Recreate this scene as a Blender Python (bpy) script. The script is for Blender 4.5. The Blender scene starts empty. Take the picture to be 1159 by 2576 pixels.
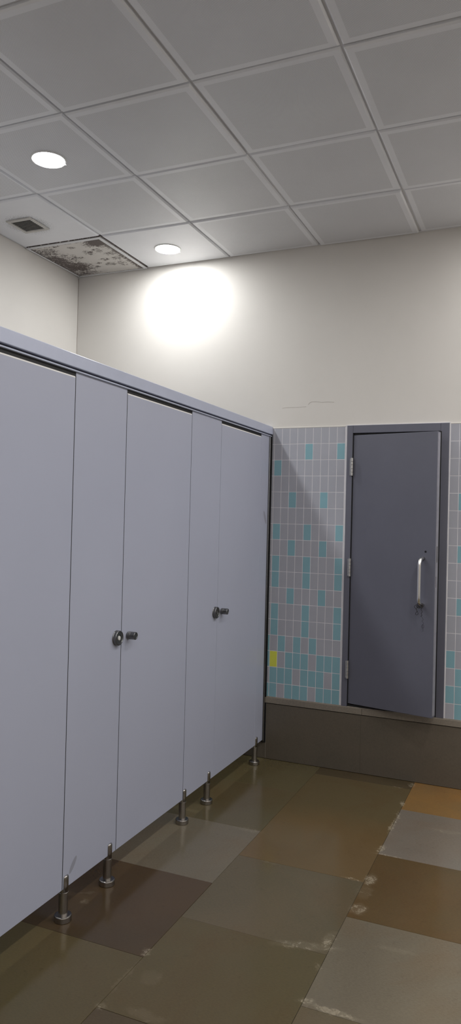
import bpy, bmesh, math, random
from mathutils import Vector, Matrix
S = bpy.context.scene
COL = S.collection
random.seed(7)

# ---------------------------------------------------------------- camera, world, exposure
CAM = Vector((3.0662, -4.3123, 1.4801))
PITCH, YAW, ROLL, FPX = 0.0107, 0.4054, 0.0246, 1841.54
fw = Vector((-math.sin(YAW)*math.cos(PITCH), math.cos(YAW)*math.cos(PITCH), math.sin(PITCH)))
rt0 = Vector((math.cos(YAW), math.sin(YAW), 0)); up0 = rt0.cross(fw)
rt = math.cos(ROLL)*rt0 + math.sin(ROLL)*up0
up = -math.sin(ROLL)*rt0 + math.cos(ROLL)*up0
cd = bpy.data.cameras.new('camera'); co = bpy.data.objects.new('camera', cd); COL.objects.link(co)
co.matrix_world = Matrix((( rt.x, up.x, -fw.x, CAM.x), (rt.y, up.y, -fw.y, CAM.y), (rt.z, up.z, -fw.z, CAM.z), (0,0,0,1)))
cd.sensor_fit = 'VERTICAL'; cd.sensor_height = 36.0; cd.lens = FPX/2576*36.0
cd.clip_start = 0.02
S.camera = co
S.view_settings.view_transform = 'Standard'; S.view_settings.look = 'None'
S.view_settings.gamma = 1; S.view_settings.use_curve_mapping = False
S.view_settings.exposure = 0.0
w = bpy.data.worlds.new('world'); S.world = w; w.use_nodes = True
w.node_tree.nodes['Background'].inputs[0].default_value = (0.02, 0.02, 0.02, 1)
w.node_tree.nodes['Background'].inputs[1].default_value = 1.0

STALL_LIGHT = 200.0      # radiance of the lamps over the cubicles
AISLE_LIGHT = 215.0      # radiance of the lamps over the aisle

# room dimensions (metres)
H = 3.172                       # ceiling height
CX = [0, .5705] + [.5705+.6*i for i in range(1, 10)]       # ceiling joints in x
CY = [0, -.592] + [-.592-.6*i for i in range(1, 10)]       # ceiling joints in y
XR, YF = CX[-1], CY[-1]
XP = 1.4815                     # front face of the partition

# ---------------------------------------------------------------- helpers
def lin(c):
    return tuple(((v/255)/12.92 if v/255 <= .04045 else ((v/255+.055)/1.055)**2.4) for v in c) + (1,)

class NT:
    def __init__(s, name):
        s.m = bpy.data.materials.new(name); s.m.use_nodes = True
        s.t = s.m.node_tree; s.b = s.t.nodes['Principled BSDF']
    def put(s, sock, v):
        if v is None: return
        if isinstance(v, (int, float)) or isinstance(v, tuple): sock.default_value = v
        else: s.t.links.new(v, sock)
    def math(s, op, a, b=None, c=None, clamp=False):
        n = s.t.nodes.new('ShaderNodeMath'); n.operation = op; n.use_clamp = clamp
        for i, v in enumerate((a, b, c)): s.put(n.inputs[i], v)
        return n.outputs[0]
    def coords(s):
        n = s.t.nodes.new('ShaderNodeTexCoord'); x = s.t.nodes.new('ShaderNodeSeparateXYZ')
        s.t.links.new(n.outputs['Object'], x.inputs[0])
        return n.outputs['Object'], x.outputs[0], x.outputs[1], x.outputs[2]
    def noise(s, scale, detail=3, rough=.5, vec=None, out=0, dist=0):
        n = s.t.nodes.new('ShaderNodeTexNoise')
        n.inputs['Scale'].default_value = scale; n.inputs['Detail'].default_value = detail
        n.inputs['Roughness'].default_value = rough; n.inputs['Distortion'].default_value = dist
        if vec is None: vec = s.coords()[0]
        s.t.links.new(vec, n.inputs['Vector'])
        return n.outputs[out]
    def stretch(s, vec, sc):
        n = s.t.nodes.new('ShaderNodeMapping'); n.inputs['Scale'].default_value = sc
        s.t.links.new(vec, n.inputs['Vector']); return n.outputs[0]
    def ramp(s, v, lo, hi):
        n = s.t.nodes.new('ShaderNodeMapRange'); n.clamp = True
        s.put(n.inputs[0], v); n.inputs[1].default_value = lo; n.inputs[2].default_value = hi
        return n.outputs[0]
    def mix(s, f, a, b):
        n = s.t.nodes.new('ShaderNodeMix'); n.data_type = 'RGBA'
        s.put(n.inputs[0], f); s.put(n.inputs[6], a); s.put(n.inputs[7], b)
        return n.outputs[2]
    def bump(s, h, strength=.2, dist=.001):
        n = s.t.nodes.new('ShaderNodeBump'); n.inputs['Strength'].default_value = strength
        n.inputs['Distance'].default_value = dist; s.put(n.inputs['Height'], h)
        s.t.links.new(n.outputs[0], s.b.inputs['Normal'])
    def set(s, color=None, rough=None, metal=None, spec=None):
        s.put(s.b.inputs['Base Color'], color); s.put(s.b.inputs['Roughness'], rough)
        s.put(s.b.inputs['Metallic'], metal); s.put(s.b.inputs['Specular IOR Level'], spec)
        return s
    def ellipse(s, x, y, cx, cy, rx, ry, ang=0):
        dx = s.math('SUBTRACT', x, cx); dy = s.math('SUBTRACT', y, cy)
        if ang:
            ca, sa = math.cos(ang), math.sin(ang)
            dx, dy = (s.math('ADD', s.math('MULTIPLY', dx, ca), s.math('MULTIPLY', dy, sa)),
                      s.math('SUBTRACT', s.math('MULTIPLY', dy, ca), s.math('MULTIPLY', dx, sa)))
        a = s.math('DIVIDE', dx, rx); b = s.math('DIVIDE', dy, ry)
        d = s.math('SQRT', s.math('ADD', s.math('MULTIPLY', a, a), s.math('MULTIPLY', b, b)))
        return s.math('SUBTRACT', 1.0, d, clamp=True)
    def maxi(s, l):
        o = l[0]
        for v in l[1:]: o = s.math('MAXIMUM', o, v)
        return o

def simple(name, c, rough=.5, metal=0, var=.06, scale=6, bump=.0, bscale=200, spec=.5, c2=None):
    n = NT(name); v = n.coords()[0]
    a = lin(c); b = lin(c2) if c2 else tuple(x*(1-var*2) for x in a[:3])+(1,)
    n.set(n.mix(n.ramp(n.noise(scale, 4, .6, v), .3, .7), a, b), rough, metal, spec)
    if bump: n.bump(n.noise(bscale, 2, .5, v), bump)
    return n.m

class MB:
    """collects shapes given in world coordinates"""
    def __init__(s): s.bm = bmesh.new()
    def box(s, x0, x1, y0, y1, z0, z1, bev=0, mi=0, R=None, seg=1):
        bm = bmesh.new()
        bmesh.ops.create_cube(bm, size=1)
        for v in bm.verts:
            v.co = Vector(((x0+x1)/2+v.co.x*(x1-x0), (y0+y1)/2+v.co.y*(y1-y0), (z0+z1)/2+v.co.z*(z1-z0)))
        if bev: bmesh.ops.bevel(bm, geom=bm.edges[:], offset=bev, segments=seg, affect='EDGES')
        if R is not None: bmesh.ops.transform(bm, matrix=R, verts=bm.verts)
        for f in bm.faces: f.material_index = mi
        s.merge(bm)
        return s
    def merge(s, bm):
        m = bpy.data.meshes.new('t'); bm.to_mesh(m); bm.free(); s.bm.from_mesh(m); bpy.data.meshes.remove(m)
    def lathe(s, prof, M=None, n=40, mi=0, smooth=True, a0=0, a1=2*math.pi):
        """prof: (r, h) list turned round local Z, M places it"""
        bm = bmesh.new(); rings = []
        full = abs(a1-a0-2*math.pi) < 1e-6
        cnt = n if full else n+1
        for r, h in prof:
            if r < 1e-7: rings.append([bm.verts.new((0, 0, h))]); continue
            rings.append([bm.verts.new((r*math.cos(a0+(a1-a0)*i/n), r*math.sin(a0+(a1-a0)*i/n), h)) for i in range(cnt)])
        # double the ring at sharp profile corners so that the edge stays crisp
        pairs = list(zip(rings, rings[1:])); k = 1
        for q in range(1, len(prof)-1):
            u = Vector((prof[q][0]-prof[q-1][0], prof[q][1]-prof[q-1][1])); w2 = Vector((prof[q+1][0]-prof[q][0], prof[q+1][1]-prof[q][1]))
            if u.length > 1e-9 and w2.length > 1e-9 and u.angle(w2) > .42 and len(rings[q]) > 1:
                pairs[q] = ([bm.verts.new(v.co) for v in rings[q]], pairs[q][1])
        for a, b in pairs:
            for i in range(n):
                j = (i+1) % cnt
                if len(a) == 1 and len(b) == 1: continue
                if len(a) == 1: f = bm.faces.new((a[0], b[i], b[j]))
                elif len(b) == 1: f = bm.faces.new((a[i], a[j], b[0]))
                else: f = bm.faces.new((a[i], a[j], b[j], b[i]))
                f.smooth = smooth; f.material_index = mi
        bmesh.ops.recalc_face_normals(bm, faces=bm.faces[:])
        if M is not None: bmesh.ops.transform(bm, matrix=M, verts=bm.verts)
        s.merge(bm); return s
    def tube(s, pts, r, n=14, mi=0, cap=True):
        bm = bmesh.new(); P = [Vector(p) for p in pts]; rings = []
        T = (P[1]-P[0]).normalized()
        U = T.orthogonal().normalized()
        for i, p in enumerate(P):
            t = ((P[min(i+1, len(P)-1)]-P[max(i-1, 0)])).normalized()
            U = (U - t*U.dot(t)).normalized(); V = t.cross(U)
            rr = r(i/(len(P)-1)) if callable(r) else r
            rings.append([bm.verts.new(p+rr*(math.cos(2*math.pi*k/n)*U+math.sin(2*math.pi*k/n)*V)) for k in range(n)])
        for a, b in zip(rings, rings[1:]):
            for k in range(n):
                f = bm.faces.new((a[k], a[(k+1) % n], b[(k+1) % n], b[k])); f.smooth = True; f.material_index = mi
        if cap:
            bm.faces.new(rings[0][::-1]); bm.faces.new(rings[-1])
        bmesh.ops.recalc_face_normals(bm, faces=bm.faces[:])
        s.merge(bm); return s
    def build(s, name, mats, parent=None, origin=None):
        if not isinstance(mats, (list, tuple)): mats = [mats]
        me = bpy.data.meshes.new(name)
        base = Vector((0, 0, 0))
        q = parent
        while q is not None: base += q.location; q = q.parent
        o = Vector(origin) if origin is not None else base
        bmesh.ops.transform(s.bm, matrix=Matrix.Translation(-o), verts=s.bm.verts)
        s.bm.to_mesh(me); s.bm.free()
        for m in mats: me.materials.append(m)
        ob = bpy.data.objects.new(name, me); COL.objects.link(ob)
        ob.location = o-base
        if parent is not None: ob.parent = parent
        return ob

def empty(name, loc):
    o = bpy.data.objects.new(name, None); COL.objects.link(o); o.location = loc
    o.empty_display_size = .1; return o
def tag(o, label, cat, group=None):
    o['label'] = label; o['category'] = cat
    if group: o['group'] = group
    return o
def struct(o): o['kind'] = 'structure'; return o
def smooth_path(pts, k=6):
    P = [Vector(p) for p in pts]; out = []
    for i in range(len(P)-1):
        a, b, c, d = P[max(i-1, 0)], P[i], P[i+1], P[min(i+2, len(P)-1)]
        for j in range(k):
            t = j/k
            out.append(.5*((2*b)+(-a+c)*t+(2*a-5*b+4*c-d)*t*t+(-a+3*b-3*c+d)*t**3))
    out.append(P[-1]); return out

# ---------------------------------------------------------------- materials
def wall_paint():
    n = NT('cream_wall_paint'); v, x, y, z = n.coords()
    a = n.mix(n.ramp(n.noise(1.2, 4, .6, v), .3, .7), lin((212, 208, 202)), lin((206, 202, 196)))
    n.set(a, .55, 0, .3); n.bump(n.noise(60, 3, .5, v), .06, .002); return n.m
WALL = wall_paint()
BLACK = simple('black_gap', (10, 10, 12), .8)
DARK = simple('shaft_dark', (24, 24, 26), .9)
GROUT = simple('pale_grout', (220, 218, 221), .8, var=.10, scale=9)
TGREY = simple('grey_glazed_tile', (169, 170, 178), .22, var=.06, scale=2.2)
TBLUE = simple('turquoise_glazed_tile', (132, 172, 182), .2, var=.05, scale=2.2)
TYEL = simple('yellow_glazed_tile', (208, 210, 80), .2, var=.02)
DOORP = simple('slate_grey_door_paint', (99, 100, 112), .42, var=.05, scale=3, bump=.05, bscale=30)
EDGEP = simple('pale_door_edge', (150, 149, 158), .5, var=.1, scale=20)
STEEL = simple('brushed_steel', (178, 174, 170), .26, 1, var=.06, scale=30)
HINGEM = simple('bright_hinge_steel', (205, 203, 200), .33, .9, var=.1, scale=60)
CHROME = simple('polished_steel', (235, 233, 230), .2, 1, var=.03, scale=30)
GUN = simple('dark_satin_metal', (118, 118, 118), .30, .9, var=.05, scale=40)
WHITEP = simple('white_plastic', (215, 215, 212), .4)
CORE = simple('raw_board_edge', (242, 240, 236), .6, var=.03)
RUBBER_SHADE = simple('black_rubber_gap_shade', (18, 18, 19), .6)  # black for strips, also painted shade in open gaps
WIREM = simple('rusty_dark_wire', (48, 44, 44), .7, .3, var=.2, scale=60)
ALUM = simple('powder_coated_aluminium', (190, 196, 216), .38, .1, var=.03, scale=8)
SLATW = simple('off_white_vent_plastic', (205, 202, 196), .5)
GRIDM = simple('off_white_ceiling_rail', (226, 226, 227), .5, var=.04)

def laminate():
    n = NT('blue_grey_laminate'); v, x, y, z = n.coords()
    base = n.mix(n.ramp(n.noise(1.5, 3, .5, v), .3, .7), lin((178, 182, 199)), lin((174, 178, 195)))
    # coordinates are world-like (partition empty stands at y=0 of the room); a grey scuff near the first foot
    m1 = n.ellipse(y, z, -2.020, .186, .012, .036, -.72)
    m2 = n.ellipse(y, z, -.08, 1.50, .016, .05, .55)
    m = n.math('MULTIPLY', n.ramp(n.maxi([m1, m2]), .05, .12), .6)
    sp = n.ramp(n.noise(160, 2, .6, v), .735, .76)
    base = n.mix(m, base, lin((132, 132, 142)))
    base = n.mix(n.math('MULTIPLY', sp, .5), base, lin((140, 140, 150)))
    n.set(base, .4, 0, .4); n.bump(n.noise(350, 2, .5, v), .03, .0005)
    return n.m
LAM = laminate()

def ceiling_metal(perf=True, kind=None):
    n = NT('perforated_ceiling_metal' if perf else 'plain_ceiling_metal' if not kind else kind)
    v, x, y, z = n.coords()
    col = n.mix(n.ramp(n.noise(2.5, 4, .6, v), .3, .7), lin((238, 239, 242)), lin((230, 231, 234)))
    if perf:
        p = .0054
        def lat(off):
            fx = n.math('SUBTRACT', n.math('FRACT', n.math('ADD', n.math('DIVIDE', x, p), 100+off)), .5)
            fy = n.math('SUBTRACT', n.math('FRACT', n.math('ADD', n.math('DIVIDE', y, p), 100+off)), .5)
            return n.math('SQRT', n.math('ADD', n.math('MULTIPLY', fx, fx), n.math('MULTIPLY', fy, fy)))
        d = n.math('MINIMUM', lat(0), lat(.5))
        hole = n.math('SUBTRACT', 1.0, n.ramp(d, .19, .27))
        inx = n.math('LESS_THAN', n.math('ABSOLUTE', x), .262)
        iny = n.math('LESS_THAN', n.math('ABSOLUTE', y), .262)
        down = n.math('LESS_THAN', z, .004)
        hole = n.math('MULTIPLY', n.math('MULTIPLY', hole, down), n.math('MULTIPLY', inx, iny))
        col = n.mix(hole, col, lin((172, 172, 172)))
    if kind == 'peeling_ceiling_paint':
        # x,y are tile-centred: room point = (x+.285, y-.296)
        X = n.math('ADD', x, .285); Y = n.math('ADD', y, -.296)
        it = []
        it.append(n.math('MULTIPLY', n.ramp(X, .085, .0), 1.25))                        # along the left wall
        it.append(n.math('MULTIPLY', n.ramp(X, .465, .535), 1.1))                       # along the far long edge
        it.append(n.math('MULTIPLY', n.ramp(Y, -.53, -.565), .95))
        it.append(n.math('MULTIPLY', n.ramp(Y, -.035, -.005), .75))
        for cx, cy, rx, ry, s in [(.11, -.18, .13, .10, .95), (.10, -.17, .05, .04, 1.1), (.05, -.3, .10, .14, .95), (.14, -.34, .11, .09, .62), (.09, -.47, .09, .08, .75),
                                  (.50, -.52, .09, .08, 1.15), (.44, -.50, .07, .05, .75), (.10, -.06, .12, .05, .75),
                                  (.34, -.38, .035, .045, .72), (.28, -.49, .03, .02, .72), (.20, -.54, .03, .015, .72), (.24, -.32, .03, .02, .72),
                                  (.47, -.33, .05, .03, .72), (.375, -.247, .04, .025, .72), (.37, -.16, .05, .03, .75), (.46, -.24, .04, .03, .68),
                                  (.45, -.15, .05, .05, .62), (.25, -.14, .03, .02, .7), (.42, -.40, .04, .04, .68), (.30, -.20, .03, .02, .66)]:
            it.append(n.math('MULTIPLY', n.ramp(n.ellipse(X, Y, cx, cy, rx*1.5, ry*1.5), 0, .6), s))
        B = n.maxi(it)
        nz = n.noise(52, 6, .78, n.stretch(v, (.8, 1.3, 1)), dist=1.2)
        nz = n.math('ADD', n.math('MULTIPLY', n.math('SUBTRACT', nz, .5), 1.35), .5)
        val = n.math("ADD", n.math("MULTIPLY", B, .38), nz)
        m = n.ramp(val, .76, .775)
        rust = n.mix(n.ramp(n.noise(300, 3, .7, v), .42, .6), lin((52, 45, 43)), lin((112, 98, 92)))
        ring = n.math('MULTIPLY', n.ramp(val, .725, .76), .35)
        col = n.mix(ring, lin((212, 208, 202)), lin((160, 154, 148)))
        col = n.mix(m, col, rust)
        n.bump(n.math('SUBTRACT', 1.0, m), .6, .001)
    if kind == 'dusty_ceiling_metal':
        # soot blown round the vent: tile centred at (.285,-.892)
        X = n.math('ADD', x, .285); Y = n.math('ADD', y, -.892)
        b = n.maxi([n.ellipse(X, Y, .262, -.885, .175, .17)])
        nz = n.noise(120, 5, .75, v)
        m = n.math('MULTIPLY', n.ramp(n.math('ADD', n.math('MULTIPLY', b, .55), nz), .62, .9), .7)
        col = n.mix(m, col, lin((78, 74, 72)))
    n.set(col, .42, 0, .5)
    return n.m
CPERF = ceiling_metal(True)
CPLAIN = ceiling_metal(False)
CPEEL = ceiling_metal(False, 'peeling_ceiling_paint')
CDUST = ceiling_metal(False, 'dusty_ceiling_metal')

# pale worn spots on the stone floor, (x, y, rx, ry, strength, angle)
SPOTS = [(2.40, -.06, .03, .05, .9, 0), (2.400, -.36, .018, .05, 1.0, 0), (2.408, -.62, .016, .22, .95, 0), (2.410, -.95, .02, .07, 1.0, 0),
         (2.45, -1.002, .09, .010, .85, 0), (2.425, -1.26, .035, .07, 1.0, 0), (2.43, -1.37, .04, .08, .55, 0), (2.436, -1.51, .045, .055, .85, 0),
         (2.39, -1.76, .028, .07, .8, 0), (2.33, -1.83, .16, .035, .72, .28), (2.40, -1.93, .012, .03, .7, 0),
         (2.42, -2.115, .03, .03, .95, 0), (2.50, -2.125, .13, .016, .9, -.05), (2.36, -1.285, .06, .008, .8, 0), (2.0, -1.30, .07, .008, .5, 0),
         (1.80, -1.03, .09, .03, .55, 0), (1.845, -2.10, .02, .03, .8, 0), (1.86, -2.40, .03, .02, .7, 0), (2.0, -2.38, .09, .025, .5, 0),
         (1.44, -1.86, .05, .012, .5, .5), (2.66, -.62, .12, .03, .55, 0), (2.62, -1.72, .10, .02, .5, 0), (1.85, -2.25, .012, .12, .5, 0),
         (2.33, -.125, .05, .008, .7, 0), (1.93, -2.22, .05, .05, .4, 0), (1.47, -1.92, .022, .022, .6, 0)]
def stone(name, c1, c2, worn=True, scale=2.2, rough=.12, grad=None):
    n = NT(name); v, x, y, z = n.coords()
    fac = n.ramp(n.noise(scale, 4, .6, v, dist=.4), .35, .65)
    if grad:   # natural banding of the stone along y
        fac = n.ramp(n.math('ADD', n.math('MULTIPLY', n.noise(3, 4, .6, v), .5), y), grad[0], grad[1])
    col = n.mix(fac, lin(c1), lin(c2))
    blot = n.math('MULTIPLY', n.ramp(n.noise(1.7, 5, .62, n.stretch(v, (1.1, .8, 1)), dist=.8), .48, .68), .38)
    if worn: col = n.mix(blot, col, lin(tuple(a*k for a, k in zip(c1, (.95, .80, .64)))))
    fine = n.noise(90, 4, .75, n.stretch(v, (1, 2.4, 1)))
    g = n.math('MULTIPLY', n.ramp(fine, .35, .75), .35)
    col = n.mix(g, col, lin(tuple(min(255, a*1.22) for a in c1)))
    dk = n.math('MULTIPLY', n.ramp(n.noise(26, 5, .7, v), .60, .75), .35)
    col = n.mix(dk, col, lin(tuple(a*.72 for a in c1)))
    rg = n.ramp(n.noise(7, 3, .6, v), .3, .7)
    ro = n.math('ADD', n.math('MULTIPLY', rg, .10), rough)
    if worn:
        xo, yo = x, y
        x = n.math('ADD', x, n.math('MULTIPLY', n.math('SUBTRACT', n.noise(24, 5, .7, v), .5), .07))
        y = n.math('ADD', y, n.math('MULTIPLY', n.math('SUBTRACT', n.noise(19, 5, .7, n.stretch(v, (1, 1.2, 3))), .5), .07))
        b = n.maxi([n.math('MULTIPLY', n.ramp(n.ellipse(x, y, a, b_, c, d, an), 0, .5), s) for a, b_, c, d, s, an in SPOTS])
        nz = n.noise(38, 7, .8, v, dist=.8)
        m = n.ramp(n.math('ADD', n.math('MULTIPLY', b, .30), nz), .66, .92)
        m = n.math('MULTIPLY', m, n.ramp(b, .02, .7))
        m = n.math('MAXIMUM', n.math('MULTIPLY', m, .68), n.math('MULTIPLY', n.ramp(b, .1, 1.0), .14))
        col = n.mix(m, col, lin((176, 164, 140)))
        ro = n.math('ADD', ro, n.math('MULTIPLY', m, .3), clamp=True)
    n.set(col, ro, 0, .5)
    n.bump(n.noise(20, 4, .6, v), .05, .002)
    return n.m
FM = {
 'orange': stone('ochre_stone', (142, 106, 58), (121, 96, 62)),
 'grey': stone('grey_stone', (122, 113, 102), (112, 104, 93)),
 'brown': stone('brown_stone', (94, 75, 46), (86, 70, 43)),
 'greylt': stone('pale_olive_stone', (112, 103, 86), (104, 96, 80)),
 'taupe': stone('taupe_stone', (101, 89, 68), (94, 85, 64)),
 'dkstrip': stone('dark_brown_stone', (83, 72, 52), (76, 66, 46)),
 'olive': stone('olive_stone', (94, 87, 62), (88, 81, 56)),
 'tan': stone('tan_stone', (108, 86, 54), (101, 82, 53)),
 'olivebr': stone('olive_brown_stone', (90, 79, 53), (85, 77, 52)),
 'umber': stone('umber_stone', (72, 59, 40), (79, 62, 40)),
 'grad': stone('banded_stone', (94, 82, 56), (106, 86, 56), grad=(-.30, -.62)),
 'olive2': stone('warm_olive_stone', (94, 84, 60), (90, 82, 58)),
 'green': stone('green_grey_stone', (98, 87, 66), (90, 82, 62)),
}
FKEYS = list(FM); FREE = [k for k in FKEYS if k not in ('orange', 'grad')]
SKIRT = stone('dark_skirting_stone', (94, 86, 75), (88, 82, 72), worn=False, scale=3, rough=.3)
SKCAP = stone('skirting_cap_stone', (128, 120, 108), (116, 109, 99), worn=False, scale=5, rough=.35)

# ---------------------------------------------------------------- floor
def build_floor():
    mb = MB()
    mb.box(-.1, XR+.1, YF-.1, .1, -.12, -.003, mi=len(FKEYS))
    def slab(x0, x1, y0, y1, k):
        g = .0007; dz = random.uniform(-.0003, .0001)
        mb.box(x0+g, x1-g, y1+g, y0-g, -.02, dz, bev=.0008, mi=FKEYS.index(k))
    XS = [-.39, .17, .735, 1.295, 1.850, 2.408, 2.966, 3.526, 4.086, 4.646, 5.206, XR]
    known = {
     3: [(0, -.46, 'olive'), (-.46, -1.02, 'olive2'), (-1.02, -1.572, 'greylt'), (-1.572, -2.132, 'umber'), (-2.132, -2.69, 'olivebr')],
     4: [(0, -.13, 'dkstrip'), (-.13, -1.293, 'grad'), (-1.293, -1.852, 'green'), (-1.852, -2.41, 'olivebr'), (-2.41, -2.97, 'dkstrip')],
     5: [(0, -.441, 'orange'), (-.441, -1.008, 'grey'), (-1.008, -1.581, 'brown'), (-1.581, -2.141, 'greylt'), (-2.141, -2.70, 'taupe')],
    }
    rnd = random.Random(3)
    for c in range(len(XS)-1):
        x0, x1 = max(0, XS[c]), XS[c+1]
        if x1 <= 0: continue
        rows = list(known.get(c, []))
        y = rows[-1][1] if rows else 0
        if not rows:
            y1 = -rnd.uniform(.2, .5); rows.append((0, y1, rnd.choice(FREE))); y = y1
        while y > YF:
            y1 = max(YF, y-.56); rows.append((y, y1, rnd.choice(FREE))); y = y1
        for a, b, k in rows: slab(x0, x1, a, b, k)
    o = mb.build('floor', [FM[k] for k in FKEYS]+[simple('floor_joint', (66, 60, 50), .8)])
    struct(o)
build_floor()

# ---------------------------------------------------------------- walls
# door opening in the back wall
DX0, DX1, DZ0, DZ1 = 1.969, 2.560, .386, 2.062
ZK = .385          # top of the stone skirting
ZT = 2.058         # top of the wall tiles
mb = MB()
T = .15
mb.box(-T, DX0, 0, T, -.1, H+.1); mb.box(DX1, XR+T, 0, T, -.1, H+.1)
mb.box(DX0, DX1, 0, T, DZ1, H+.1); mb.box(DX0, DX1, 0, T, -.1, DZ0)
wb = struct(mb.build('wall_back', WALL))
mb = MB(); mb.box(-T, 0, YF-T, 0, -.1, H+.1); struct(mb.build('wall_left', WALL))
mb = MB(); mb.box(XR, XR+T, YF-T, 0, -.1, H+.1); struct(mb.build('wall_right', WALL))
mb = MB(); mb.box(-T, XR+T, YF-T, YF, -.1, H+.1); struct(mb.build('wall_front', WALL))
# dark shaft behind the little door
mb = MB()
mb.box(DX0-.1, DX1+.1, T+.35, T+.4, DZ0-.1, DZ1+.1); mb.box(DX0-.15, DX0-.1, T, T+.4, DZ0-.1, DZ1+.1)
mb.box(DX1+.1, DX1+.15, T, T+.4, DZ0-.1, DZ1+.1); mb.box(DX0-.15, DX1+.15, T, T+.4, DZ1+.1, DZ1+.15)
mb.box(DX0-.15, DX1+.15, T, T+.4, DZ0-.15, DZ0-.1)
struct(mb.build('wall_shaft', DARK))

# tiles: columns 50 mm, rows 100 mm
BLUE = {1: {4, 8}, 2: {0}, 4: {2, 6}, 6: {0, 4, 8}, 7: {2, 6}, 8: {0, 4, 8}, 9: {0, 4, 8}, 10: {2, 6}, 11: {0, 4, 8}, 12: {0, 4, 8},
        13: {-1, 1, 3, 5}, 14: {-1, 2, 3, 4, 6, 7, 8}, 15: {0, 1, 2, 4, 5, 6, 8}, 16: {-1, 0, 2, 3, 4, 6, 7, 8}}
RBLUE = {4: {1}, 7: {1}, 10: {1}, 13: {0}, 14: {1}, 15: {0, 1}, 16: {1}}
def tiles():
    mb = MB(); rnd = random.Random(5)
    px = .0500; pz = .0990; y = -.0055
    mb.box(0, DX0-.001, -.0052, 0, ZK, ZT, mi=0)
    mb.box(DX1+.001, XR, -.0052, 0, ZK, ZT, mi=0)
    def t(x0, x1, z0, z1, k):
        if x1-x0 < .004: return
        g = .0017
        d = rnd.uniform(-.0002, .0001)
        mb.box(x0+g, x1-g, y-.0002+d, -.001, z0+g, z1-g, bev=.0003, mi=k)
    for r in range(17):
        z1 = ZT-pz*r; z0 = z1-pz
        if r == 16: z0 = ZK
        for c in range(-31, 9):
            x0 = 1.5065+c*px; x1 = x0+px
            if x1 <= 0: continue
            x0 = max(x0, 0); 
            if c == 8: x1 = min(x1, DX0-.008)
            blue = c in BLUE.get(r, ())
            if c < -1: blue = ((c % 4)) in {q % 4 for q in BLUE.get(r, ())} and rnd.random() < .9
            k = 2 if blue else 1
            if (r, c) == (14, 0): k = 3
            t(x0, x1, z0, z1, k)
        for c in range(0, 70):
            x0 = DX1+.006+c*px; x1 = min(x0+px, XR)
            if x0 >= XR: break
            blue = c in RBLUE.get(r, ()) if c < 2 else (c % 4) in {q % 4 for q in BLUE.get(r, ())}
            t(x0, x1, z0, z1, 2 if blue else 1)
    mb.build('tile_cladding', [GROUT, TGREY, TBLUE, TYEL], wb)
tiles()
# hairline cracks
def crack(pts, wdt, name='crack'):
    mb = MB(); mb.tube(smooth_path([(x, 0, z) for x, z in pts], 5), wdt, 6); return mb.build(name, CRACKM, wb)
CRACKM = simple('crack_dark', (158, 150, 142), .9)
crack([(1.55, 2.184), (1.60, 2.187), (1.65, 2.186), (1.705, 2.188)], .0007)
crack([(1.718, 2.200), (1.728, 2.212), (1.745, 2.216), (1.775, 2.216), (1.80, 2.211), (1.84, 2.211), (1.881, 2.208)], .0008)
mb = MB(); rnd = random.Random(2)
mb.tube([(.001+rnd.uniform(-.001, .001), -.001, ZT+.02+i*(H-ZT-.03)/40) for i in range(41)], .0013, 6)
mb.build('corner_crack', simple('corner_crack_brown', (150, 138, 126), .9), wb)
# plaster lip above tiles
mb = MB(); mb.box(0, XR, -.0065, 0, ZT-.002, ZT+.006, bev=.002); mb.build('plaster_lip', WALL, wb)

# stone skirting
def skirting():
    mb = MB(); xs = [0, .292, .893, 1.494, 2.089, 2.690, 3.29, 3.89, 4.49, 5.09, 5.69, XR]
    for a, b in zip(xs, xs[1:]):
        mb.box(a+.0008, b-.0008, -.008, 0, .002, .343, bev=.001, mi=0)
    for a, b in zip([0, .6, 1.2, 2.094, 2.66, 3.2, 3.8, 4.6], [.6, 1.2, 2.094, 2.66, 3.2, 3.8, 4.6, XR]):
        mb.box(a+.0008, b-.0008, -.013, 0, .347, ZK-.002, bev=.0015, mi=1)
    mb.box(0, XR, -.006, 0, .34, .35, mi=2)
    mb.box(0, XR, -.0115, -.004, ZK-.004, ZK+.003, bev=.001, mi=3)    # pale grout line on the cap
    for x in xs[1:-1]: mb.box(x-.0012, x+.0012, -.0078, 0, .004, .343, mi=3 if x < 1.6 else 4)
    o = mb.build('baseboard_back', [SKIRT, SKCAP, DARK, simple('skirting_grout', (150, 142, 130), .8, var=.2, scale=30), simple('skirting_grout_dark', (92, 86, 74), .8)])
    struct(o)
skirting()
mb = MB(); mb.box(0, .008, YF, -.014, .002, .343, bev=.001); mb.box(0, .013, YF, -.014, .347, ZK, bev=.001); struct(mb.build('baseboard_left', SKIRT))
mb = MB(); mb.box(XR-.008, XR, YF, -.014, .002, .343, bev=.001); mb.box(XR-.013, XR, YF, -.014, .347, ZK, bev=.001); struct(mb.build('baseboard_right', SKIRT))

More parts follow.
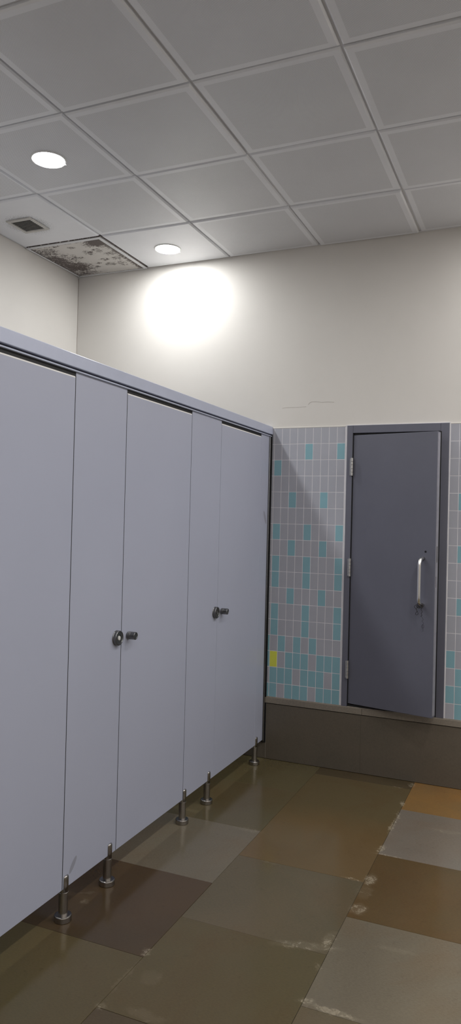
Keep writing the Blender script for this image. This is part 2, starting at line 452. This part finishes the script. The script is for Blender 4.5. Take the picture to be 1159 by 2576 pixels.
# ---------------------------------------------------------------- ceiling
def ceiling():
    mb = MB(); mb.box(-T, XR+T, YF-T, T, H+.035, H+.15)
    c = struct(mb.build('ceiling', simple('ceiling_void', (92, 90, 88), .9)))
    g = MB()
    for x in CX[1:-1]: g.box(x-.014, x+.014, YF, 0, H+.0135, H+.034)
    for y in CY[1:-1]: g.box(0, XR, y-.014, y+.014, H+.0137, H+.034)
    g.box(0, .016, YF, 0, H+.006, H+.03); g.box(0, XR, -.012, 0, H+.006, H+.03)
    g.box(XR-.012, XR, YF, 0, H+.006, H+.03); g.box(0, XR, YF, YF+.012, H+.006, H+.03)
    g.build('ceiling_grid', GRIDM, c)
    def tile_mesh(sx, sy, mat, name):
        b = MB(); hx, hy = sx/2-.0055, sy/2-.0055
        bm = b.bm
        # pan: flat face, bevelled rim, upturned sides
        lv = [(hx-.007, hy-.007, 0), (hx, hy, .006), (hx, hy, .016)]
        rings = [[bm.verts.new((sgx*a, sgy*bb, z)) for sgx, sgy in ((1, 1), (-1, 1), (-1, -1), (1, -1))] for a, bb, z in lv]
        bm.faces.new(rings[0])
        for p, q in zip(rings, rings[1:]):
            for i in range(4): bm.faces.new((p[i], p[(i+1) % 4], q[(i+1) % 4], q[i]))
        bm.faces.new(rings[-1][::-1])
        bmesh.ops.recalc_face_normals(bm, faces=bm.faces[:])
        me = bpy.data.meshes.new(name); bm.to_mesh(me); bm.free(); me.materials.append(mat); return me
    std = tile_mesh(.6, .6, CPERF, 'ceiling_tile')
    cache = {}
    rnd = random.Random(11)
    for j in range(len(CY)-1):
        for i in range(len(CX)-1):
            x0, x1, y0, y1 = CX[i], CX[i+1], CY[j+1], CY[j]
            if i == 0: x0 += .008
            if j == 0: y1 -= .004
            sx, sy = round(x1-x0, 4), round(y1-y0, 4)
            mat = CPERF
            if (i, j) == (0, 0): mat = CPEEL
            elif (i, j) == (0, 1): mat = CDUST
            elif (i, j) == (1, 0): mat = CPLAIN
            key = (sx, sy, mat.name)
            if key not in cache: cache[key] = std if key == (.6, .6, CPERF.name) else tile_mesh(sx, sy, mat, 'ceiling_tile')
            o = bpy.data.objects.new('ceiling_tile', cache[key]); COL.objects.link(o); o.parent = c
            o.location = ((x0+x1)/2, (y0+y1)/2, H+rnd.uniform(-.003, .004))
            o.rotation_euler = (rnd.uniform(-.004, .004), rnd.uniform(-.004, .004), rnd.uniform(-.002, .002))
            if mat is CPEEL: o['label'] = 'corner ceiling tile with peeling paint and dark rusty patches'; o.rotation_euler = (0, 0, 0); o.location.z = H
            if mat is CDUST: o['label'] = 'plain ceiling tile with soot around its air vent'; o.rotation_euler = (0, 0, 0); o.location.z = H
            if mat is CPLAIN: o['label'] = 'plain ceiling tile holding the round lamp by the wall'; o.rotation_euler = (0, 0, 0); o.location.z = H
            if (i, j) == (1, 2): o.rotation_euler = (0, 0, 0); o.location.z = H
    # raised rim round the peeling tile
    b = MB(); a0, a1, b0, b1 = .010, .562, -.586, -.006
    for q in ((a0, a1, b0, b0+.022), (a1-.022, a1, b0+.022, b1), (a0, a0+.010, b0+.022, b1), (a0+.010, a1-.022, b1-.008, b1)):
        b.box(q[0], q[1], q[2], q[3], H-.004, H+.002, bev=.0015)
    b.build('tile_rim', GRIDM, c)
ceiling()

# ---------------------------------------------------------------- downlights
def emit(name, s, col=(1, .985, .96)):
    m = bpy.data.materials.new(name); m.use_nodes = True; t = m.node_tree
    t.nodes.remove(t.nodes['Principled BSDF']); e = t.nodes.new('ShaderNodeEmission')
    e.inputs[0].default_value = (*col, 1); e.inputs[1].default_value = s
    t.links.new(e.outputs[0], t.nodes['Material Output'].inputs[0]); return m
E1 = emit('stall_lamp_glow', STALL_LIGHT, (.98, .995, 1)); E2 = emit('aisle_lamp_glow', AISLE_LIGHT, (1, .985, .98))
RIM = simple('white_lamp_rim', (232, 232, 230), .35)
def downlight(x, y, em, label):
    t = tag(empty('downlight', (x, y, H)), label, 'ceiling light', 'round ceiling lamps')
    M = Matrix.Translation((x, y, H))
    MB().lathe([(.0745, .004), (.0750, -.003), (.0775, -.0052), (.084, -.004), (.0855, 0), (.0855, .004)], M, 64).build('trim_ring', RIM, t)
    MB().lathe([(0, -.0070), (.04, -.0068), (.062, -.0055), (.0755, -.0025)], M, 64).build('diffuser', em, t)
    c = MB()
    for a in (.9,):
        c.box(-.005, .005, -.004, .004, -.008, -.004, bev=.001, R=M @ Matrix.Rotation(a, 4, 'Z') @ Matrix.Translation((.080, 0, 0)))
    c.build('spring_clip', RIM, t)
downlight(.860, -.275, E1, 'round lit ceiling lamp close to the back wall, above the far cubicle')
downlight(.869, -1.487, E1, 'round lit ceiling lamp nearest the camera in view, upper left of the picture')
downlight(.869, -2.69, E1, 'round ceiling lamp above the nearer cubicles, out of the picture')
downlight(.869, -3.89, E1, 'round ceiling lamp above the cubicles level with the camera, out of the picture')
for x, nm in ((3.27, 'near aisle'), (5.07, 'added far aisle fill')):  # far column is added to brighten the panels and ceiling
    for y, tx in ((-.29, 'first'), (-1.49, 'second'), (-2.69, 'third'), (-3.89, 'fourth'), (-5.09, 'fifth')):
        downlight(x, y, E2, 'round ceiling lamp out of the picture, %s row, %s from the back wall' % (nm, tx))

# ---------------------------------------------------------------- ceiling vent
def vent():
    x0, x1, y0, y1 = .178, .352, -.975, -.795
    t = tag(empty('ceiling_vent', ((x0+x1)/2, (y0+y1)/2, H)), 'small square white slatted air vent in the ceiling near the left wall', 'vent')
    f = MB(); w_ = .020; z0, z1 = H-.008, H+.001
    f.box(x0, x1, y0, y0+w_, z0, z1, bev=.002); f.box(x0, x1, y1-w_, y1, z0, z1, bev=.002)
    f.box(x0, x0+w_, y0+w_-.002, y1-w_+.002, z0, z1, bev=.002); f.box(x1-w_, x1, y0+w_-.002, y1-w_+.002, z0, z1, bev=.002)
    f.build('frame', SLATW, t)
    f = MB(); f.box(x0+w_-.002, x1-w_+.002, y0+w_-.002, y1-w_+.002, H-.0012, H-.0004); f.build('slot_shade', BLACK, t)  # black sheet stands in for the shade behind the slats
    f = MB(); n = 9; L = (y1-y0-2*w_)
    for i in range(n):
        yc = y0+w_+L*(i+.5)/n
        f.box(x0+w_-.001, x1-w_+.001, -.0036, .0036, -.0011, .0011, R=Matrix.Translation((0, yc, H-.0050)) @ Matrix.Rotation(math.radians(28), 4, 'X'))
    f.build('louvre', SLATW, t)
vent()

# ---------------------------------------------------------------- duct door in the back wall
def door():
    d = struct(empty('door_1', (DX0, 0, DZ0)))
    f = MB(); yo, yi = -.012, .10
    f.box(DX0, 2.0045, yo, yi, DZ0, DZ1, bev=.0015)                       # left jamb
    f.box(2.5115, DX1, yo, yi, DZ0, DZ1, bev=.0015)                        # right jamb
    f.box(2.0050, 2.5110, yo, yi, 2.0165, DZ1, bev=.0015)                  # head
    f.box(2.0045, 2.5115, .05, yi, DZ0, DZ0+.012, bev=.001)                 # threshold
    f.box(2.0045, 2.0145, .046, yi, DZ0, 2.0165); 
    f.build('door_frame', DOORP, d)
    f = MB(); f.box(2.4995, 2.5180, -.0128, yi, DZ0+.002, 2.0163); f.box(2.0040, 2.0066, -.0126, .04, DZ0+.002, 2.0163); f.box(2.0066, 2.4995, .002, .04, 2.0010, 2.0163); f.build('door_gap_shade', RUBBER_SHADE, d)  # black strips paint the shade in the gaps round the leaf
    f = MB(); f.box(2.0048, 2.502, -.004, .045, DZ0+.0005, DZ0+.013); f.build('threshold_gap', RUBBER_SHADE, d)  # dark strip for grime and painted shade under the leaf
    g = MB(); 
    g.box(DX0-.0075, DX0+.0005, -.008, 0, ZK, DZ1, bev=.001); g.box(DX1-.0005, DX1+.0065, -.008, 0, ZK, DZ1, bev=.001)
    g.box(DX0-.0075, DX1+.0065, -.008, 0, DZ1, DZ1+.004, bev=.001)
    g.build('grout_seam', GROUT, d)
    th = math.radians(12.3)
    R = Matrix.Translation((2.0070, -.004, 0)) @ Matrix.Rotation(-th, 4, 'Z')
    Wd = .515; z0, z1 = .404, 2.0035
    lf = MB(); lf.box(0, Wd, 0, .045, z0, z1, bev=.0015, R=R)
    lf.box(Wd-.001, Wd+.0012, .004, .041, z0+.01, z1-.005, R=R, mi=1)  # paler strip over the leaf's free edge
    leaf = lf.build('door_leaf', [DOORP, EDGEP], d)
    h = MB(); M = R @ Matrix.Translation((.459, 0, 1.328)) @ Matrix.Rotation(math.pi/2, 4, 'X')
    h.lathe([(0, .0006), (.0045, .0006), (.0062, .0002)], M, 20)
    M = R @ Matrix.Translation((.452, 0, 1.021)) @ Matrix.Rotation(math.pi/2, 4, 'X')
    h.lathe([(0, .0006), (.0016, .0006), (.0022, .0002)], M, 12)
    h.build('screw_hole', BLACK, leaf)
    s = MB()                                                           # lock plate on the leaf's edge
    s.box(Wd+.001, Wd+.002, .016, .030, 1.27, 1.36, R=R); s.box(Wd+.001, Wd+.0018, .010, .016, 1.13, 1.19, R=R)
    s.build('lock_plate', STEEL, leaf)
    def W3(a, b, z): return R @ Vector((a, b, z))
    hd = MB(); za, zb = 1.030, 1.290; s0 = .447; so = -.060; r = .040
    pts = [W3(s0, 0, zb)]
    pts += [W3(s0, so+r, zb)] + [W3(s0, so+r-r*math.sin(t), zb-r+r*math.cos(t)) for t in [i*math.pi/16 for i in range(1, 9)]]
    pts += [W3(s0, so, zb-r-(zb-za-2*r)*i/10) for i in range(1, 10)]
    pts += [W3(s0, so+r-r*math.cos(t), za+r-r*math.sin(t)) for t in [i*math.pi/16 for i in range(0, 9)]]
    pts += [W3(s0, 0, za)]
    hd.tube(pts, .0105, 20)
    ho = hd.build('pull_handle', CHROME, d); ho['label'] = 'scratched chrome tube handle'
    # hinges
    for z in (1.814, 1.2145, .6075):
        b = MB(); L = .108/5
        for k in range(5):
            zz = z-.054+k*L
            b.lathe([(0, .0009), (.0074, .0009), (.0079, .0014), (.0079, L-.0014), (.0074, L-.0009), (0, L-.0009)], Matrix.Translation((2.0035, -.0205, zz)), 20)
        b.box(1.990, 2.0035, -.0135, -.0115, z-.05, z+.05)
        hg = b.build('hinge', HINGEM, d)
        b = MB(); b.lathe([(0, z-.053), (.0060, z-.053), (.0060, z+.053), (0, z+.053)], Matrix.Translation((2.0035, -.0205, 0)), 20); b.build('hinge_pin', GUN, hg)
    return R
RD = door()
# wire hanging from the handle
def wire():
    def W3(a, b, z): return RD @ Vector((a, b, z))
    t = tag(empty('tangled_wire', W3(.447, -.07, 1.03)), 'thin dark rusty wire knotted round the lower end of the chrome door handle', 'wire')
    m = MB(); s = .447
    coil = [W3(s+.0125*math.cos(a*1.9)*1.0, -.058+.02+a*.0035-.022+.002*math.sin(a*3), 1.028+.0125*math.sin(a*1.9)) for a in [i*.22 for i in range(60)]]
    m.tube(coil, .0016, 6)
    m.tube(smooth_path([W3(s-.014, -.062, 1.034), W3(s-.020, -.068, 1.022), W3(s-.012, -.066, 1.012), W3(s-.006, -.064, .998), W3(s-.014, -.066, .985), W3(s-.008, -.064, .978), W3(s+.000, -.062, .984), W3(s-.004, -.063, .997), W3(s-.010, -.064, 1.010), W3(s-.004, -.064, 1.022)]), .0013, 6)
    m.tube(smooth_path([W3(s+.006, -.060, 1.024), W3(s+.016, -.05, 1.020), W3(s+.012, -.05, 1.008), W3(s+.019, -.048, .996), W3(s+.013, -.048, .987), W3(s+.016, -.046, .976), W3(s+.008, -.044, .970)]), .0014, 6)
    m.tube(smooth_path([W3(s-.012, -.060, 1.026), W3(s, -.068, 1.021), W3(s+.010, -.066, 1.018), W3(s+.020, -.050, 1.024), W3(s+.012, -.03, 1.026)]), .0018, 6)
    m.build('wire_coil', WIREM, t)
    m = MB()
    m.tube(smooth_path([W3(s+.010, -.046, .972), W3(s+.016, -.040, .962), W3(s+.020, -.034, .951), W3(s+.012, -.032, .942), W3(s+.020, -.028, .930), W3(s+.012, -.024, .921), W3(s+.006, -.024, .911),
                        W3(s+.012, -.022, .902), W3(s+.020, -.022, .908), W3(s+.018, -.020, .917), W3(s+.010, -.018, .920), W3(s+.012, -.014, .895), W3(s+.010, -.010, .882)]), .0007, 5)
    m.build('loose_strand', WIREM, t)
wire()

# ---------------------------------------------------------------- cubicle partition
def partition():
    P = tag(empty('cubicle_partition', (0, 0, 0)), 'long blue-grey laminate toilet cubicle front with doors, top rail and steel feet', 'toilet partition')
    x0, x1 = XP-.018, XP; zb, zt = .1195, 2.0065
    YE = -3.955
    # rail
    r = MB()
    r.box(1.455, 1.4925, YE, -.001, 2.0195, 2.0685, bev=.002)
    r.box(1.459, 1.4800, YE, -.002, 2.0110, 2.0200, mi=1)
    r.box(1.455, 1.4905, YE, -.004, 2.0060, 2.0118, bev=.0012)
    rail = r.build('head_rail', [ALUM, simple('rail_groove_shade', (50, 50, 58), .5)], P)  # groove coloured dark to paint its shade
    r = MB(); r.box(1.458, 1.4795, YE, -.004, 1.99, 2.0065); r.build('rail_gap_shade', RUBBER_SHADE, rail)  # black strip paints the shade in the gap above the doors
    def board(name, ya, yb, top, bottom=zb, chamf=False, lean=0, gap=.0022):
        m = MB(); bm = m.bm
        ga, gb = gap if isinstance(gap, tuple) else (gap, gap)
        ya, yb = ya+ga, yb-gb
        prof = [(x0, bottom), (x1-.001, bottom), (x1, bottom+.001)]
        if chamf: prof += [(x1, top-.0095), (x1-.0030, top-.0012), (x1-.006, top)]
        else: prof += [(x1, top-.0008), (x1-.0008, top)]
        prof += [(x0, top)]
        def yy(y, z, side):
            return y
        A = [bm.verts.new((x, ya, z)) for x, z in prof]; B = [bm.verts.new((x, yb, z)) for x, z in prof]
        if lean:
            B[0].co.y += 0; 
            for v in A:
                if v.co.z > 1.5: v.co.y += lean
        n = len(prof)
        fa = bm.faces.new(A); fb = bm.faces.new(B[::-1])
        for i in range(n):
            f = bm.faces.new((A[i], B[i], B[(i+1) % n], A[(i+1) % n]))
            if chamf and i in (3, 4, 5): f.material_index = 1
        bmesh.ops.recalc_face_normals(bm, faces=bm.faces[:])
        # soft vertical arrises
        es = [e for e in bm.edges if abs(e.verts[0].co.x-x1) < 1e-5 and abs(e.verts[1].co.x-x1) < 1e-5 and abs(e.verts[0].co.y-e.verts[1].co.y) < .01 and abs(e.verts[0].co.z-e.verts[1].co.z) > .1]
        bmesh.ops.bevel(bm, geom=es, offset=.0008, segments=1, affect='EDGES')
        return m.build(name, [LAM, CORE], P)
    J1, J2, J3, J4, J5, JE = -2.083, -1.7215, -1.1195, -.7655, -.172, -.0365
    dt = 1.9950
    pan = []
    pan.append(board('fixed_panel', J5, JE, zt, gap=.0008))
    pan.append(board('fixed_panel', J3, J4, zt, gap=(.0022, .0009)))
    pan.append(board('fixed_panel', J1, J2, zt))
    pan.append(board('fixed_panel', -3.040, -2.687, zt))
    pan.append(board('fixed_panel', YE, -3.642, zt))
    dr = []
    dr.append(board('stall_door', J4, J5, dt, chamf=True, lean=.0022, gap=.0007))
    dr.append(board('stall_door', J2, J3, dt, chamf=True))
    dr.append(board('stall_door', -2.687, J1, dt, chamf=True))
    dr.append(board('stall_door', -3.642, -3.040, dt, chamf=True))
    # black strips behind and in the joints, painting the shade of the gaps
    b = MB()
    for y in (J1, J2, J3, J4, J5, -2.687, -3.04, -3.642):
        g_ = .0007 if y in (J4, J5) else .0021
        b.box(x0-.004, x0-.0005, y-.012, y+.012, zb+.002, 1.99); b.box(x0, x1-.0012, y-g_, y+g_, zb+.001, 1.992)
    b.build('joint_shade', RUBBER_SHADE, P)
    # locks and knobs
    MX = Matrix.Rotation(math.pi/2, 4, 'Y')            # local z -> +x
    for pn, dn, yl, yk in ((pan[1], dr[0], -.797, -.716), (pan[2], dr[1], -1.760, -1.672), (pan[3], dr[2], -2.725, -2.636), (pan[4], dr[3], -3.68, -3.592)):
        z = .991
        M = Matrix.Translation((XP, yl, z)) @ MX
        k = MB()
        k.lathe([(.0305, 0), (.0305, .0015), (.0288, .0035), (.0288, .0055), (.0300, .0065), (.0300, .0145), (.0282, .0165), (.0245, .0168), (.0232, .0150), (.0150, .0146), (.0140, .0120), (0, .0118)], M, 56)
        lo = k.build('lock_indicator', GUN, pn)
        k = MB()
        w_ = .9 if yl != -.797 else .45
        k.lathe([(0, .0165), (.0062, .0165), (.0085, .0158), (.0092, .0140), (.0092, .0119)], M @ Matrix.Diagonal((1, w_, 1, 1)), 24)
        k.build('lock_disc', WHITEP if yl != -.797 else STEEL, lo)
        M = Matrix.Translation((XP, yk, z-.001)) @ MX
        k = MB()
        k.lathe([(.0110, 0), (.0110, .004), (.0160, .0045), (.0160, .0075), (.0150, .0083), (.0160, .0092), (.0160, .0125), (.0150, .0133), (.0160, .0142), (.0160, .0175), (.0152, .0183),
                 (.0160, .0192), (.0160, .0385), (.0148, .0400), (.0120, .0400), (.0112, .0390), (0, .0390)], M, 48)
        k.build('knob', GUN, dn)
    # wall channel at the far end
    c = MB()
    c.box(1.462, 1.4840, -.0350, -.0300, zb, 2.0065, bev=.0008); c.box(1.4632, 1.4880, -.0300, -.0125, zb-.01, 2.0065, bev=.002)
    c.build('wall_channel', simple('polished_aluminium_channel', (150, 152, 156), .2, 1, var=.1, scale=8), P)
    c = MB(); c.box(1.461, 1.4935, -.0125, -.008, zb-.02, 2.0190); c.build('channel_seal', RUBBER_SHADE, P)
    # dividers between the cubicles
    for y in (-.94, -1.90, -2.86):
        c = MB(); c.box(.004, x0-.006, y-.009, y+.009, zb, 2.0, bev=.001); c.build('divider_panel', LAM, P)
    # adjustable feet
    xc = XP-.009
    def foot_meshes():
        m = MB()
        m.lathe([(.0172, .018), (.0172, .1020), (.0180, .1026), (.0180, .1044), (.0172, .1050), (.0172, .1185), (0, .1185)], None, 40)
        # slotted upper half-round cheeks, domed
        for sgn in (1, -1):
            bm = bmesh.new(); n = 14; g = .0093
            ang = math.acos(g/.0176)
            zs = [(.106, 1.0), (.153, 1.0), (.159, .97), (.1635, .85), (.1655, .6), (.1660, .3)]
            rings = []
            for z, k in zs:
                ring = []
                for i in range(n+1):
                    a = -ang+2*ang*i/n
                    ring.append(bm.verts.new((sgn*(g+(.0176*math.cos(a)-g)*k), .0176*math.sin(a)*k, z)))
                rings.append(ring)
            for p, q in zip(rings, rings[1:]):
                for i in range(n):
                    f = bm.faces.new((p[i], p[i+1], q[i+1], q[i])); f.smooth = True
                bm.faces.new((p[n], p[0], q[0], q[n]))
            bm.faces.new(rings[0]); bm.faces.new(rings[-1])
            bmesh.ops.recalc_face_normals(bm, faces=bm.faces[:])
            m.merge(bm)
        leg = bpy.data.meshes.new('leg'); m.bm.to_mesh(leg); m.bm.free(); leg.materials.append(STEEL)
        m = MB(); m.lathe([(.0172, .0225), (.0285, .0225), (.0310, .0212), (.0320, .0190), (.0320, .0015), (.0305, 0), (0, 0)], None, 48)
        b = bpy.data.meshes.new('base_collar'); m.bm.to_mesh(b); m.bm.free(); b.materials.append(STEEL)
        m = MB()
        m.lathe([(0, .0022), (.0025, .002), (.0032, 0)], Matrix.Translation((XP-xc+.0072, 0, .146)) @ Matrix.Rotation(math.pi/2, 4, 'Y'), 12)
        s = bpy.data.meshes.new('screw'); m.bm.to_mesh(s); m.bm.free(); s.materials.append(CHROME)
        return leg, b, s
    leg, base, screw = foot_meshes()
    for y in (-2.062, -1.768, -1.103, -.823, -.140, -2.71, -3.02, -3.66, -3.93):
        o = bpy.data.objects.new('leg', leg); COL.objects.link(o); o.parent = P; o.location = (xc, y, 0)
        for me, nm in ((base, 'base_collar'),):
            q = bpy.data.objects.new(nm, me); COL.objects.link(q); q.parent = o
partition()
